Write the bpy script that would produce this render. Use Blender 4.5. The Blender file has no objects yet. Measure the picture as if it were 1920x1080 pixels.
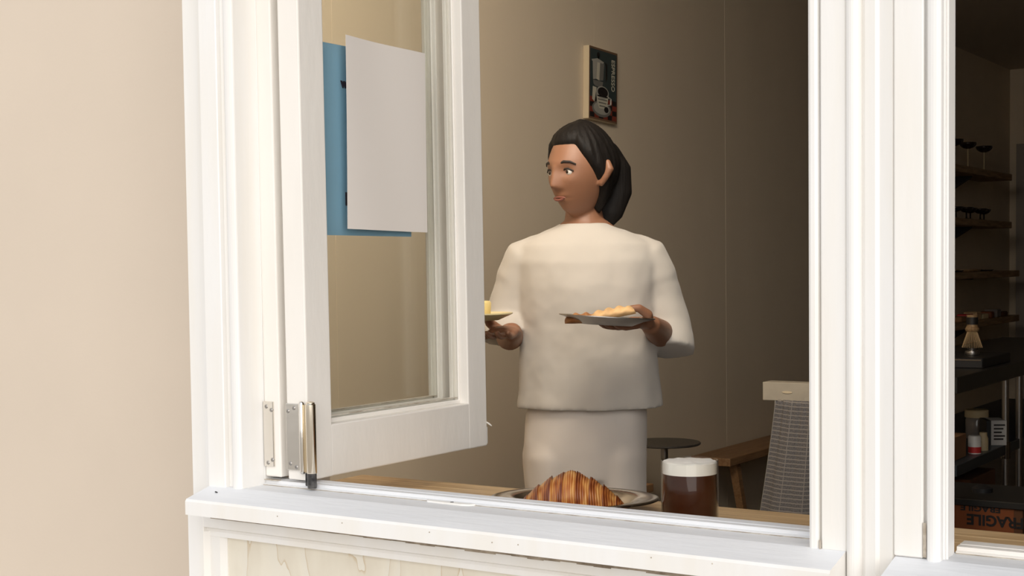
import bpy, bmesh, math, random
from mathutils import Vector, Matrix, noise
random.seed(7)
S = bpy.context.scene
COL = S.collection
PI = math.pi

# ------------------------------------------------------------------ camera
YAW, PITCH, ROLL = math.radians(33.3), math.radians(-2.69), math.radians(0.72)
fw = Vector((-math.sin(YAW)*math.cos(PITCH), math.cos(YAW)*math.cos(PITCH), math.sin(PITCH)))
rt = fw.cross(Vector((0, 0, 1))).normalized(); up = rt.cross(fw)
r2 = rt*math.cos(ROLL) - up*math.sin(ROLL); u2 = rt*math.sin(ROLL) + up*math.cos(ROLL)
cd = bpy.data.cameras.new('camera'); cam = bpy.data.objects.new('camera', cd); COL.objects.link(cam)
M = Matrix((r2, u2, -fw)).transposed().to_4x4(); M.translation = Vector((0, 0, 1.35)); cam.matrix_world = M
cd.lens = 50.0; cd.sensor_width = 36.0; cd.shift_y = 85/1920; cd.clip_start = .05; cd.clip_end = 200
S.camera = cam
# ------------------------------------------------------------------ world, sun, exposure
W = bpy.data.worlds.new('sky'); S.world = W; W.use_nodes = True
wn = W.node_tree.nodes; wl = W.node_tree.links; wn.clear()
wo = wn.new('ShaderNodeOutputWorld'); wb = wn.new('ShaderNodeBackground'); wb.inputs[1].default_value = 1.06
tc = wn.new('ShaderNodeTexCoord'); sx = wn.new('ShaderNodeSeparateXYZ'); cr = wn.new('ShaderNodeValToRGB')
cr.color_ramp.elements[0].position = 0.0; cr.color_ramp.elements[0].color = (1.0, .975, .94, 1)
cr.color_ramp.elements[1].position = 0.9; cr.color_ramp.elements[1].color = (.60, .65, .73, 1)
wl.new(tc.outputs['Generated'], sx.inputs[0]); wl.new(sx.outputs[2], cr.inputs[0]); wl.new(cr.outputs[0], wb.inputs[0]); wl.new(wb.outputs[0], wo.inputs[0])
sd = bpy.data.lights.new('sun', 'SUN'); sd.energy = 1.95; sd.angle = math.radians(60); sd.color = (1.0, .955, .895)
sun = bpy.data.objects.new('sun', sd); COL.objects.link(sun)
sun.rotation_euler = Vector((-.64, .68, -.30)).to_track_quat('-Z', 'Y').to_euler()
def area(name, loc, aim, size, power, col):
    a = bpy.data.lights.new(name, 'AREA'); a.shape = 'DISK'; a.size = size; a.energy = power; a.color = col
    o = bpy.data.objects.new(name, a); COL.objects.link(o); o.location = loc; o.rotation_euler = Vector(aim).to_track_quat('-Z', 'Y').to_euler(); return o
area('added_wall_fill', (-1.45, 2.35, 2.66), (-.80, .52, -.32), 1.0, 46, (1.0, .90, .76))  # unseen lamp added to brighten the left room wall
S.view_settings.view_transform = 'Standard'; S.view_settings.look = 'None'; S.view_settings.gamma = 1
S.view_settings.use_curve_mapping = False; S.view_settings.exposure = 0.0
try: S.cycles.max_bounces = 12; S.cycles.transparent_max_bounces = 16
except Exception: pass

# ------------------------------------------------------------------ materials
def mat(name, col, rough=.5, metal=0, noise_amt=0, nscale=8, bump=0, bscale=60, col2=None, coat=0, stretch=(1, 1, 1), spec=.5, trans=0, detail=4, sheen=0):
    m = bpy.data.materials.new(name); m.use_nodes = True
    n = m.node_tree.nodes; l = m.node_tree.links; b = n['Principled BSDF']
    b.inputs['Base Color'].default_value = (*col, 1); b.inputs['Roughness'].default_value = rough; b.inputs['Metallic'].default_value = metal
    b.inputs['Specular IOR Level'].default_value = spec; b.inputs['Coat Weight'].default_value = coat
    if sheen: b.inputs['Sheen Weight'].default_value = sheen
    if noise_amt or bump:
        t = n.new('ShaderNodeTexCoord'); mp = n.new('ShaderNodeMapping'); mp.inputs['Scale'].default_value = stretch; l.new(t.outputs['Object'], mp.inputs[0])
    if noise_amt:
        nt = n.new('ShaderNodeTexNoise'); nt.inputs['Scale'].default_value = nscale; nt.inputs['Detail'].default_value = detail
        l.new(mp.outputs[0], nt.inputs[0]); r = n.new('ShaderNodeValToRGB')
        c2 = col2 or tuple(c*(1-noise_amt) for c in col)
        r.color_ramp.elements[0].position = .35; r.color_ramp.elements[0].color = (*c2, 1)
        r.color_ramp.elements[1].position = .65; r.color_ramp.elements[1].color = (*col, 1)
        l.new(nt.outputs[0], r.inputs[0]); l.new(r.outputs[0], b.inputs['Base Color'])
    if bump:
        n2 = n.new('ShaderNodeTexNoise'); n2.inputs['Scale'].default_value = bscale; n2.inputs['Detail'].default_value = 3
        l.new(mp.outputs[0], n2.inputs[0]); bp = n.new('ShaderNodeBump'); bp.inputs['Strength'].default_value = bump; bp.inputs['Distance'].default_value = .002
        l.new(n2.outputs[0], bp.inputs['Height']); l.new(bp.outputs[0], b.inputs['Normal'])
    return m
m_paint = mat('warm_white_paint', (.885, .872, .855), .42, noise_amt=.03, nscale=6, col2=(.865, .835, .785), bump=.25, bscale=30, stretch=(3, 3, .4))
m_sash = mat('cream_sash_paint', (.90, .862, .808), .38, noise_amt=.04, nscale=5, col2=(.865, .825, .77), bump=.3, bscale=35, stretch=(2, 2, .6))
m_sill = mat('sill_white_skylight_tint', (.82, .825, .84), .5, noise_amt=.05, nscale=10, bump=.35, bscale=40, stretch=(.5, 3, 3))  # cool tone of skylight on the sill, put into its colour
m_sillfront = m_paint
m_dirt = mat('grimy_seam', (.33, .27, .20), .8, noise_amt=.5, nscale=60, col2=(.62, .56, .48))
m_seam_shade = mat('painted_seam_shade', (.20, .155, .11), .9, noise_amt=.4, nscale=50, col2=(.42, .35, .27))
m_plaster = mat('beige_outdoor_plaster', (.70, .595, .485), .85, noise_amt=.04, nscale=2.2, bump=.12, bscale=120)
m_wall = mat('taupe_wall_paint', (.71, .605, .465), .62, noise_amt=.07, nscale=1.6, bump=.25, bscale=14, stretch=(1, 1, .35), spec=.35)
m_ceil = mat('ceiling_paint', (.55, .48, .40), .8)
m_floor = mat('concrete_floor', (.20, .17, .145), .6, noise_amt=.2, nscale=3)
m_pave = mat('pavement', (.56, .51, .45), .85, noise_amt=.15, nscale=5)
m_chrome = mat('polished_chrome', (.80, .76, .70), .12, 1, bump=.2, bscale=18)
m_barrel = mat('chrome_barrel', (.78, .70, .58), .16, 1)
m_brass = mat('warm_nickel', (.70, .56, .36), .2, 1)
m_steel = mat('brushed_steel', (.44, .42, .40), .15, 1)
m_steeld = mat('dull_steel', (.40, .38, .36), .35, 1)
m_black = mat('black_paint', (.012, .012, .014), .5)
m_pipblack = mat('chipped_black_stub', (.008, .008, .01), .3, .2, noise_amt=.9, nscale=90, col2=(.10, .095, .09))
m_blackm = mat('black_metal', (.02, .019, .018), .4)
m_white_paper = mat('white_paper', (.86, .805, .755), .7, bump=.05, bscale=8)
m_blue = mat('blue_paper', (.27, .48, .65), .6, noise_amt=.06, nscale=6)
m_ink = mat('dark_ink', (.03, .015, .03), .6)
m_foam = mat('milk_foam', (.90, .86, .79), .65, bump=.25, bscale=60, noise_amt=.04, nscale=60)
m_coffee = mat('coffee_drink', (.065, .017, .005), .3, spec=.2, noise_amt=.3, nscale=20, col2=(.045, .011, .003))
m_pole = mat('dark_table_metal', (.11, .10, .09), .4, .6)
m_skin = None
m_cotton = mat('cream_cotton', (.51, .475, .43), .9, noise_amt=.04, nscale=5, bump=.35, bscale=10, stretch=(1.5, 1.5, .5), sheen=.2)
m_trouser = mat('pale_trouser_cotton', (.70, .64, .585), .9, noise_amt=.04, nscale=5, bump=.4, bscale=9, stretch=(1.5, 1.5, .4), sheen=.2)
m_hair = mat('black_hair', (.009, .007, .006), .62, spec=.2, noise_amt=.4, nscale=40, bump=.6, bscale=60, stretch=(3, 3, .3))
m_eye = mat('eye_white', (.65, .60, .55), .2); m_iris = mat('dark_iris', (.02, .01, .006), .1)
m_brow = mat('brow_hair', (.02, .013, .01), .7)
m_plate_y = mat('pale_yellow_ceramic', (.72, .62, .36), .3)
m_cake = mat('pale_sponge', (.80, .64, .28), .7, bump=.5, bscale=50)
m_board = mat('stone_board', (.46, .41, .33), .45, noise_amt=.22, nscale=9)
m_card = mat('brown_card', (.30, .15, .065), .8, noise_amt=.15, nscale=9)
m_carddark = mat('dark_card', (.11, .042, .014), .85, noise_amt=.2, nscale=12)
m_orange = mat('orange_label', (.20, .050, .008), .6)
m_red = mat('red_band', (.5, .03, .03), .4); m_whitepl = mat('white_plastic', (.75, .73, .70), .4)
m_lid = mat('cream_lid', (.62, .50, .30), .5)
m_print = mat('printed_white_card', (.55, .54, .52), .6)
m_jar = mat('smoky_jar', (.22, .19, .17), .15)
m_bamboo = mat('bamboo', (.50, .34, .17), .6)
m_teal = mat('poster_teal', (.035, .05, .05), .5)
m_postred = mat('poster_red', (.20, .035, .02), .5); m_postblk = mat('poster_black', (.012, .010, .010), .5)
m_postgrey = mat('poster_grey', (.36, .35, .31), .5); m_postdk = mat('poster_dark_grey', (.17, .165, .15), .5)
m_cream = mat('poster_cream', (.55, .52, .42), .5); m_rimwood = mat('poster_edge_wood', (.62, .52, .36), .6)
m_rust = mat('poster_border', (.16, .09, .05), .6)
m_blued = mat('blue_grey_steel', (.06, .075, .09), .4, .5)
m_doorfr = mat('door_frame_paint', (.30, .26, .23), .6)
m_leafd = mat('dark_crumb', (.05, .025, .012), .7)

def wood(name, a, b, scale=1.0, axis=(1, 14, 14), rough=.5):
    m = bpy.data.materials.new(name); m.use_nodes = True; n = m.node_tree.nodes; l = m.node_tree.links; B = n['Principled BSDF']
    t = n.new('ShaderNodeTexCoord'); mp = n.new('ShaderNodeMapping'); mp.inputs['Scale'].default_value = axis
    nt = n.new('ShaderNodeTexNoise'); nt.inputs['Scale'].default_value = 5*scale; nt.inputs['Detail'].default_value = 6; nt.inputs['Distortion'].default_value = .6
    r = n.new('ShaderNodeValToRGB'); r.color_ramp.elements[0].position = .36; r.color_ramp.elements[0].color = (*a, 1); r.color_ramp.elements[1].position = .62; r.color_ramp.elements[1].color = (*b, 1)
    l.new(t.outputs['Object'], mp.inputs[0]); l.new(mp.outputs[0], nt.inputs[0]); l.new(nt.outputs[0], r.inputs[0]); l.new(r.outputs[0], B.inputs['Base Color'])
    B.inputs['Roughness'].default_value = rough
    return m
m_oak = wood('pale_oak', (.50, .32, .155), (.70, .50, .28), 1, (1.2, 22, 22), .4)
m_benchw = wood('bench_wood', (.22, .115, .05), (.32, .18, .085), 1, (20, 1.2, 20), .5)
m_shelfw = wood('shelf_wood', (.24, .14, .065), (.40, .26, .13), 1, (14, 1, 14), .55)

def glassmat(name, tint=(.93, .96, .93), ior=1.45):
    m = bpy.data.materials.new(name); m.use_nodes = True; n = m.node_tree.nodes; l = m.node_tree.links; n.clear()
    o = n.new('ShaderNodeOutputMaterial'); tr = n.new('ShaderNodeBsdfTransparent'); tr.inputs[0].default_value = (*tint, 1)
    g = n.new('ShaderNodeBsdfGlossy'); g.inputs['Roughness'].default_value = .02; ge = n.new('ShaderNodeNewGeometry'); dt = n.new('ShaderNodeVectorMath'); dt.operation = 'DOT_PRODUCT'; l.new(ge.outputs['Incoming'], dt.inputs[0]); l.new(ge.outputs['Normal'], dt.inputs[1])
    def M_(op, a, b=None):
        q = n.new('ShaderNodeMath'); q.operation = op; l.new(a, q.inputs[0])
        if b is not None: q.inputs[1].default_value = b
        return q.outputs[0]
    inv = n.new('ShaderNodeMath'); inv.operation = 'SUBTRACT'; inv.inputs[0].default_value = 1; l.new(M_('ABSOLUTE', dt.outputs['Value']), inv.inputs[1])
    F0 = ((ior-1)/(ior+1))**2; sch = M_('ADD', M_('MULTIPLY', M_('POWER', inv.outputs[0], 5), 1-F0), F0)
    mx = n.new('ShaderNodeMixShader'); l.new(sch, mx.inputs[0]); l.new(tr.outputs[0], mx.inputs[1]); l.new(g.outputs[0], mx.inputs[2]); l.new(mx.outputs[0], o.inputs[0])
    return m
m_glass = glassmat('window_glass', (.965, .968, .955))
m_tumbler = glassmat('tumbler_glass', (.97, .97, .96), 1.35)

# weathered plywood panel
def plymat():
    m = bpy.data.materials.new('weathered_grained_panel'); m.use_nodes = True; n = m.node_tree.nodes; l = m.node_tree.links; B = n['Principled BSDF']
    t = n.new('ShaderNodeTexCoord'); mp = n.new('ShaderNodeMapping'); mp.inputs['Scale'].default_value = (1, 1, .32)
    w = n.new('ShaderNodeTexWave'); w.inputs['Scale'].default_value = 4.2; w.inputs['Distortion'].default_value = 17; w.inputs['Detail'].default_value = 4; w.inputs['Detail Scale'].default_value = 2.2; w.wave_profile = 'SAW'
    r = n.new('ShaderNodeValToRGB'); e = r.color_ramp.elements
    e[0].position = .0; e[0].color = (.62, .51, .36, 1); e[1].position = .06; e[1].color = (.74, .68, .57, 1)
    k = r.color_ramp.elements.new(.6); k.color = (.80, .75, .64, 1); k2 = r.color_ramp.elements.new(1.0); k2.color = (.79, .75, .66, 1)
    l.new(t.outputs['Object'], mp.inputs[0]); l.new(mp.outputs[0], w.inputs[0]); l.new(w.outputs[0], r.inputs[0]); l.new(r.outputs[0], B.inputs['Base Color'])
    nt = n.new('ShaderNodeTexNoise'); nt.inputs['Scale'].default_value = 40; l.new(t.outputs['Object'], nt.inputs[0])
    bp = n.new('ShaderNodeBump'); bp.inputs['Strength'].default_value = .3; bp.inputs['Distance'].default_value = .003; l.new(nt.outputs[0], bp.inputs['Height']); l.new(bp.outputs[0], B.inputs['Normal'])
    B.inputs['Roughness'].default_value = .7
    return m
m_ply = plymat()
# woven check skirt cloth: grey weave with pale horizontal lines
def clothmat():
    m = bpy.data.materials.new('grey_check_cloth'); m.use_nodes = True; n = m.node_tree.nodes; l = m.node_tree.links; B = n['Principled BSDF']
    t = n.new('ShaderNodeUVMap'); s = n.new('ShaderNodeSeparateXYZ'); l.new(t.outputs[0], s.inputs[0])
    def lines(src, freq, width):
        a = n.new('ShaderNodeMath'); a.operation = 'MULTIPLY'; a.inputs[1].default_value = freq; l.new(src, a.inputs[0])
        f = n.new('ShaderNodeMath'); f.operation = 'FRACT'; l.new(a.outputs[0], f.inputs[0])
        c = n.new('ShaderNodeMath'); c.operation = 'LESS_THAN'; c.inputs[1].default_value = width; l.new(f.outputs[0], c.inputs[0]); return c.outputs[0]
    h = lines(s.outputs[1], 1/.0128, .24); v = lines(s.outputs[0], 1/.075, .03)
    mx = n.new('ShaderNodeMath'); mx.operation = 'MAXIMUM'; l.new(h, mx.inputs[0]); l.new(v, mx.inputs[1])
    nt = n.new('ShaderNodeTexNoise'); nt.inputs['Scale'].default_value = 260; l.new(t.outputs[0], nt.inputs[0])
    r = n.new('ShaderNodeValToRGB'); r.color_ramp.elements[0].color = (.085, .078, .078, 1); r.color_ramp.elements[1].color = (.165, .155, .155, 1); r.color_ramp.elements[0].position = .3; r.color_ramp.elements[1].position = .7
    l.new(nt.outputs[0], r.inputs[0])
    c = n.new('ShaderNodeMixRGB'); l.new(mx.outputs[0], c.inputs[0]); l.new(r.outputs[0], c.inputs[1]); c.inputs[2].default_value = (.25, .225, .20, 1)
    l.new(c.outputs[0], B.inputs['Base Color']); B.inputs['Roughness'].default_value = .95
    return m
m_cloth = clothmat()
def skinmat():
    m = bpy.data.materials.new('warm_brown_skin'); m.use_nodes = True; n = m.node_tree.nodes; B = n['Principled BSDF']
    B.inputs['Base Color'].default_value = (.25, .118, .066, 1); B.inputs['Roughness'].default_value = .5
    B.inputs['Subsurface Weight'].default_value = .08; B.inputs['Subsurface Radius'].default_value = (.012, .004, .002)
    return m
m_skin = skinmat()
m_lip = mat('lip_skin', (.22, .075, .055), .45)

# ------------------------------------------------------------------ helpers
def bm_box(bm, x0, x1, y0, y1, z0, z1, bev=0, seg=1):
    vs = [bm.verts.new((x, y, z)) for z in (z0, z1) for y in (y0, y1) for x in (x0, x1)]
    fs = [bm.faces.new([vs[i] for i in q]) for q in ((0, 2, 3, 1), (4, 5, 7, 6), (0, 1, 5, 4), (2, 6, 7, 3), (1, 3, 7, 5), (0, 4, 6, 2))]
    if bev:
        es = list({e for f in fs for e in f.edges}); bmesh.ops.bevel(bm, geom=es, offset=bev, segments=seg, affect='EDGES', profile=.5)
def frame_for(d):
    d = d.normalized(); a = Vector((0, 0, 1)) if abs(d.z) < .9 else Vector((0, 1, 0)); x = a.cross(d).normalized(); return x, d.cross(x)
def bm_tube(bm, pts, radii, seg=16, caps=True, ref=None):
    """loft through pts; radii floats or (a,b); ref = direction of the 'a' radius"""
    pts = [Vector(p) for p in pts]; rings = []
    px = None
    for i, p in enumerate(pts):
        d = (pts[min(i+1, len(pts)-1)] - pts[max(i-1, 0)]).normalized()
        if ref is not None: x = (Vector(ref) - d*Vector(ref).dot(d)).normalized()
        elif px is None: x = frame_for(d)[0]
        else: x = (px - d*px.dot(d)).normalized()
        px = x; y = d.cross(x)
        r = radii[i]; a, b = (r, r) if not isinstance(r, tuple) else r
        rings.append([bm.verts.new(p + x*(a*math.cos(2*PI*k/seg)) + y*(b*math.sin(2*PI*k/seg))) for k in range(seg)])
    for r0, r1 in zip(rings, rings[1:]):
        for k in range(seg): bm.faces.new((r0[k], r0[(k+1) % seg], r1[(k+1) % seg], r1[k]))
    if caps: bm.faces.new(list(reversed(rings[0]))); bm.faces.new(rings[-1])
    return rings
def bm_limb(bm, pts, radii, seg=14):
    """tube with rounded ends"""
    pts = [Vector(p) for p in pts]; P = []; R = []
    d0 = (pts[0]-pts[1]).normalized(); d1 = (pts[-1]-pts[-2]).normalized()
    m = lambda r: min(r) if isinstance(r, tuple) else r
    sc = lambda r, k: tuple(v*k for v in r) if isinstance(r, tuple) else r*k
    for k in (.98, .8, .45): P.append(pts[0]+d0*m(radii[0])*k); R.append(sc(radii[0], math.sqrt(1-k*k)))
    P += pts; R += list(radii)
    for k in (.45, .8, .98): P.append(pts[-1]+d1*m(radii[-1])*k); R.append(sc(radii[-1], math.sqrt(1-k*k)))
    bm_tube(bm, P, R, seg)
def bm_lathe(bm, prof, c=(0, 0, 0), seg=40, sx=1, sy=1):
    rings = []
    for r, z in prof:
        if r < 1e-6: rings.append([bm.verts.new((c[0], c[1], c[2]+z))])
        else: rings.append([bm.verts.new((c[0]+r*sx*math.cos(2*PI*k/seg), c[1]+r*sy*math.sin(2*PI*k/seg), c[2]+z)) for k in range(seg)])
    for a, b in zip(rings, rings[1:]):
        for k in range(seg):
            if len(a) == 1 and len(b) == 1: continue
            if len(a) == 1: bm.faces.new((a[0], b[(k+1) % seg], b[k]))
            elif len(b) == 1: bm.faces.new((a[k], a[(k+1) % seg], b[0]))
            else: bm.faces.new((a[k], a[(k+1) % seg], b[(k+1) % seg], b[k]))
def bm_prism(bm, poly, axis, a0, a1):
    """extrude 2D polygon along axis ('x': poly in (y,z); 'z': poly in (x,y); 'y': (x,z))"""
    f = {'x': lambda p, a: (a, p[0], p[1]), 'y': lambda p, a: (p[0], a, p[1]), 'z': lambda p, a: (p[0], p[1], a)}[axis]
    A = [bm.verts.new(f(p, a0)) for p in poly]; B = [bm.verts.new(f(p, a1)) for p in poly]; n = len(poly)
    bm.faces.new(A); bm.faces.new(list(reversed(B)))
    for i in range(n): bm.faces.new((A[i], B[i], B[(i+1) % n], A[(i+1) % n]))
def obj(name, bm, m, parent=None, smooth=False, label=None, auto=None):
    bmesh.ops.recalc_face_normals(bm, faces=bm.faces)
    me = bpy.data.meshes.new(name); bm.to_mesh(me); bm.free()
    if m: me.materials.append(m)
    if smooth: me.polygons.foreach_set('use_smooth', [True]*len(me.polygons))
    o = bpy.data.objects.new(name, me); COL.objects.link(o)
    if parent: o.parent = parent
    if label: o['label'] = label
    if auto:
        try: me.set_sharp_from_angle(angle=math.radians(auto))
        except Exception: pass
    return o
def box(name, x0, x1, y0, y1, z0, z1, m, parent=None, bev=.001, **k):
    bm = bmesh.new(); bm_box(bm, x0, x1, y0, y1, z0, z1, bev); return obj(name, bm, m, parent, **k)
def tag(o, label, cat, group=None):
    o['label'] = label; o['category'] = cat
    if group: o['group'] = group
    return o
def thing(name, loc, label, cat, rz=0, group=None):
    o = bpy.data.objects.new(name, None); COL.objects.link(o); o.location = loc; o.rotation_euler = (0, 0, rz); o.empty_display_size = .05
    return tag(o, label, cat, group)
def struct(name, o=None):
    if o is None: o = bpy.data.objects.new(name, None); COL.objects.link(o); o.empty_display_size = .1
    o['kind'] = 'structure'; return o
def text_mesh(name, s, size, m, parent=None, mat4=None, bold=0):
    cu = bpy.data.curves.new(name, 'FONT'); cu.body = s; cu.size = size; cu.align_x = 'CENTER'; cu.align_y = 'CENTER'; cu.extrude = .0004; cu.offset = bold
    t = bpy.data.objects.new(name+'_tmp', cu); COL.objects.link(t)
    bpy.context.view_layer.update(); dg = bpy.context.evaluated_depsgraph_get()
    me = bpy.data.meshes.new_from_object(t.evaluated_get(dg)); bpy.data.objects.remove(t)
    me.materials.clear(); me.materials.append(m)
    if mat4 is not None: me.transform(mat4)
    o = bpy.data.objects.new(name, me); COL.objects.link(o)
    if parent: o.parent = parent
    return o

# ================================================================== SETTING
ZC = 2.80
XW = -2.80
# floor, ceiling, outside pavement
fl = struct('floor', box('floor', XW-.1, 4.0, 1.90, 11.4, -.1, 0, m_floor)); box('threshold_strip', -1.634, 4.0, 1.60, 1.90, -.1, 0, m_floor, fl)
ce = struct('ceiling', box('ceiling', XW-.1, 4.0, 1.90, 11.4, ZC, ZC+.1, m_ceil)); box('ceiling_strip', -1.634, 4.0, 1.60, 1.90, ZC, ZC+.1, m_ceil, ce)
struct('ground', box('ground', -12, 14, -14, 1.60, -.25, -.12, m_pave))
# left room wall made of tall wall boards with narrow joints
wl_ = struct('wall_left')
seams = [1.90, 3.30, 4.872, 6.08, 6.335, 7.9, 9.4, 11.3]
for i, (a, b) in enumerate(zip(seams, seams[1:])):
    box('panel', XW-.05, XW+(.0005 if i % 2 else 0), a+.0003, b-.0003, 0, ZC, m_wall, wl_, bev=.0005)
for y in seams[1:-1]: box('joint_strip', XW-.06, XW-.0012, y-.004, y+.004, 0, ZC, m_wall, wl_, bev=0)
struct('baseboard_left', box('baseboard_left', XW, XW+.015, 1.91, 11.2, 0, .10, m_doorfr))
wb_ = struct('wall_back', box('wall_back', XW-.1, 4.0, 11.22, 11.35, 0, ZC, m_wall))
struct('wall_right', box('wall_right', 3.9, 4.0, 1.60, 11.35, 0, ZC, m_wall))
d1 = struct('door_1'); 
box('door_frame', -2.74, -2.66, 11.17, 11.22, 0, 2.15, m_doorfr, d1); box('door_frame', -1.86, -1.78, 11.17, 11.22, 0, 2.15, m_doorfr, d1)
box('door_frame', -2.74, -1.78, 11.17, 11.22, 2.15, 2.23, m_doorfr, d1); box('door_leaf', -2.66, -1.86, 11.19, 11.22, 0, 2.15, m_black, d1)
# facade wall pieces (inside of street wall)
wf = struct('wall_front')
box('wall_lining', XW-.05, -1.66, 1.890, 1.90, 0, ZC, m_wall, wf); box('wall_cheek', -1.66, -1.634, 1.601, 1.90, -.12, 4.2, m_paint, wf)
box('wall_section', .48, .62, 1.60, 1.72, -.12, 4.2, m_plaster, wf); box('wall_section', 3.7, 4.0, 1.60, 1.72, -.12, 4.2, m_plaster, wf); box('wall_section', .62, 3.7, 1.60, 1.72, -.12, 4.2, m_plaster, wf)
box('wall_section', -1.66, .62, 1.60, 1.72, 2.62, 4.2, m_plaster, wf)
box('wall_section', -1.66, .48, 1.60, 1.638, -.12, .975, m_wall, wf)
# beige street wall set back beside the shopfront
struct('wall_outer', box('wall_outer', -7.0, -1.661, 1.85, 1.889, -.12, 5.2, m_plaster, bev=.004))

# --- trims: left casing (front boards, groove, bead and return)
def prof_board(parent, name, x0, x1, y0, y1, z0, z1, m=m_paint, bev=.0015, **k): return box(name, x0, x1, y0, y1, z0, z1, m, parent, bev, **k)
ZT = 2.62
t1 = struct('trim_1')      # left casing
prof_board(t1, 'outer_board', -1.634, -1.600, 1.572, 1.60, -.12, ZT)
prof_board(t1, 'outer_board', -1.600, -1.576, 1.566, 1.60, 1.00, ZT, bev=.003)
prof_board(t1, 'casing_board', -1.577, -1.541, 1.550, 1.60, 1.018, ZT)
bm = bmesh.new(); bm_prism(bm, [(-1.541, 1.560), (-1.541, 1.60), (-1.527, 1.60), (-1.527, 1.557), (-1.530, 1.560), (-1.534, 1.563), (-1.538, 1.562)], 'z', 1.02, ZT); obj('cove_strip', bm, m_paint, t1)
bm = bmesh.new(); poly = [(-1.528, 1.60)] + [(-1.518-.0100*math.cos(a), 1.5535-.0045*math.sin(a)) for a in [PI*k/8 for k in range(9)]] + [(-1.508, 1.60)]
bm_prism(bm, poly, 'z', 1.02, ZT); obj('bead', bm, m_paint, t1)
box('jamb', -1.530, -1.508, 1.601, 1.70, .98, ZT, m_paint, t1)
for (dx, dy, w) in ((.012, .05, .010), (.004, .062, .006), (.020, .035, .004)): pass
# --- post between the two windows
t2 = struct('trim_2')
bm = bmesh.new(); bm_prism(bm, [(-.612, 1.70), (-.612, 1.556), (-.611, 1.552), (-.608, 1.550), (-.603, 1.550), (-.600, 1.552), (-.599, 1.556), (-.599, 1.70)], 'z', 1.016, ZT); obj('bead', bm, m_paint, t2)
prof_board(t2, 'casing_board', -.5965, -.5665, 1.5505, 1.60, 1.020, ZT)
prof_board(t2, 'rebate_back', -.5995, -.5965, 1.566, 1.60, .99, ZT, m_paint, bev=0)
bm = bmesh.new(); poly = [(-.5665, 1.60)] + [(-.5580-.0085*math.cos(a), 1.553-.0085*math.sin(a)) for a in [PI*k/10 for k in range(11)]] + [(-.5495, 1.60)]
bm_prism(bm, poly, 'z', -.12, ZT); obj('round_bead', bm, m_paint, t2)
bm = bmesh.new(); bm_prism(bm, [(-.5495, 1.60), (-.5495, 1.556), (-.545, 1.553), (-.533, 1.5515), (-.529, 1.555), (-.5135, 1.5515), (-.5115, 1.555), (-.5115, 1.60)], 'z', -.12, ZT); obj('column_board', bm, m_paint, t2)
prof_board(t2, 'casing_board', -.5115, -.4785, 1.5495, 1.60, 1.022, ZT)
prof_board(t2, 'rebate_back', -.4785, -.4745, 1.562, 1.60, .99, ZT, m_paint, bev=0)
bm = bmesh.new(); poly = [(-.4745, 1.60)] + [(-.4665-.0080*math.cos(a), 1.551-.0045*math.sin(a)) for a in [PI*k/8 for k in range(9)]] + [(-.4585, 1.60)]
bm_prism(bm, poly, 'z', 1.018, ZT); obj('bead', bm, m_paint, t2)
box('jamb', -.600, -.4570, 1.558, 1.592, .99, ZT, m_paint, t2, bev=.0008)
box('jamb_seal', -.4572, -.4545, 1.562, 1.5655, 1.02, ZT, m_paint, t2, bev=.0006)
# small dirty ends of the grooves
box('grime', -.5986, -.5966, 1.5495, 1.5512, 1.0200, 1.031, m_dirt, t2, bev=0)
box('grime', -.4782, -.4748, 1.5485, 1.5500, 1.0235, 1.062, m_dirt, t2, bev=0)
t3 = struct('trim_3', box('trim_3', .44, .50, 1.55, 1.60, -.12, ZT, m_paint, bev=.002))
t4 = struct('trim_4', box('trim_4', -1.66, .50, 1.545, 1.60, ZT, ZT+.12, m_paint, bev=.003))

# --- windows: sills and tracks
def window_unit(n, x0, x1, jx0, jx1):
    w = struct('window_%d' % n)
    # sloping sill board
    bm = bmesh.new(); bm_prism(bm, [(1.500, .9845), (1.500, 1.0045), (1.5025, 1.0080), (1.549, 1.0205), (1.552, 1.0213), (1.606, 1.0213), (1.606, .9845)], 'x', x0, x1)
    s = obj('window_sill', bm, m_sill, w)
    # sky's cool light is put into the top's colour; front keeps warm white
    s.data.materials.append(m_paint)
    for p in s.data.polygons:
        if p.normal.y < -.8 or abs(p.normal.x) > .9: p.material_index = 1
    # track: two fine steps and a flat upstand
    bm = bmesh.new(); bm_prism(bm, [(1.5985, .99), (1.5985, 1.0232), (1.6000, 1.0240), (1.6025, 1.0240), (1.6030, 1.0285), (1.6120, 1.0292), (1.6128, 1.0276), (1.6150, 1.0276), (1.6160, 1.0294), (1.6335, 1.0300), (1.6345, 1.0290), (1.6345, .99)], 'x', jx0, jx1)
    obj('track', bm, m_sill if n == 1 else m_sash, w)
    box('seam_grime_and_shade', jx0+.0005, jx1-.0005, 1.5960, 1.5984, 1.0205, 1.0219, m_dirt, w, bev=0)
    return w
w1 = window_unit(1, -1.5755, -.5672, -1.5075, -.612)
w2 = window_unit(2, -.5100, .445, -.4565, .44)
# broken paint lip on the track
bm = bmesh.new(); bm_prism(bm, [(-1.196, 1.5975), (-1.19, 1.589), (-1.13, 1.5865), (-1.118, 1.590), (-1.113, 1.5975)], 'z', 1.0214, 1.0240); obj('paint_lip', bm, m_paint, w1)
bm = bmesh.new(); bm_lathe(bm, [(0, .0005), (.0025, .0005), (.003, 0)], (-1.150, 1.5935, 1.0238), 10); obj('hole', bm, m_black, w1)
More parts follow.
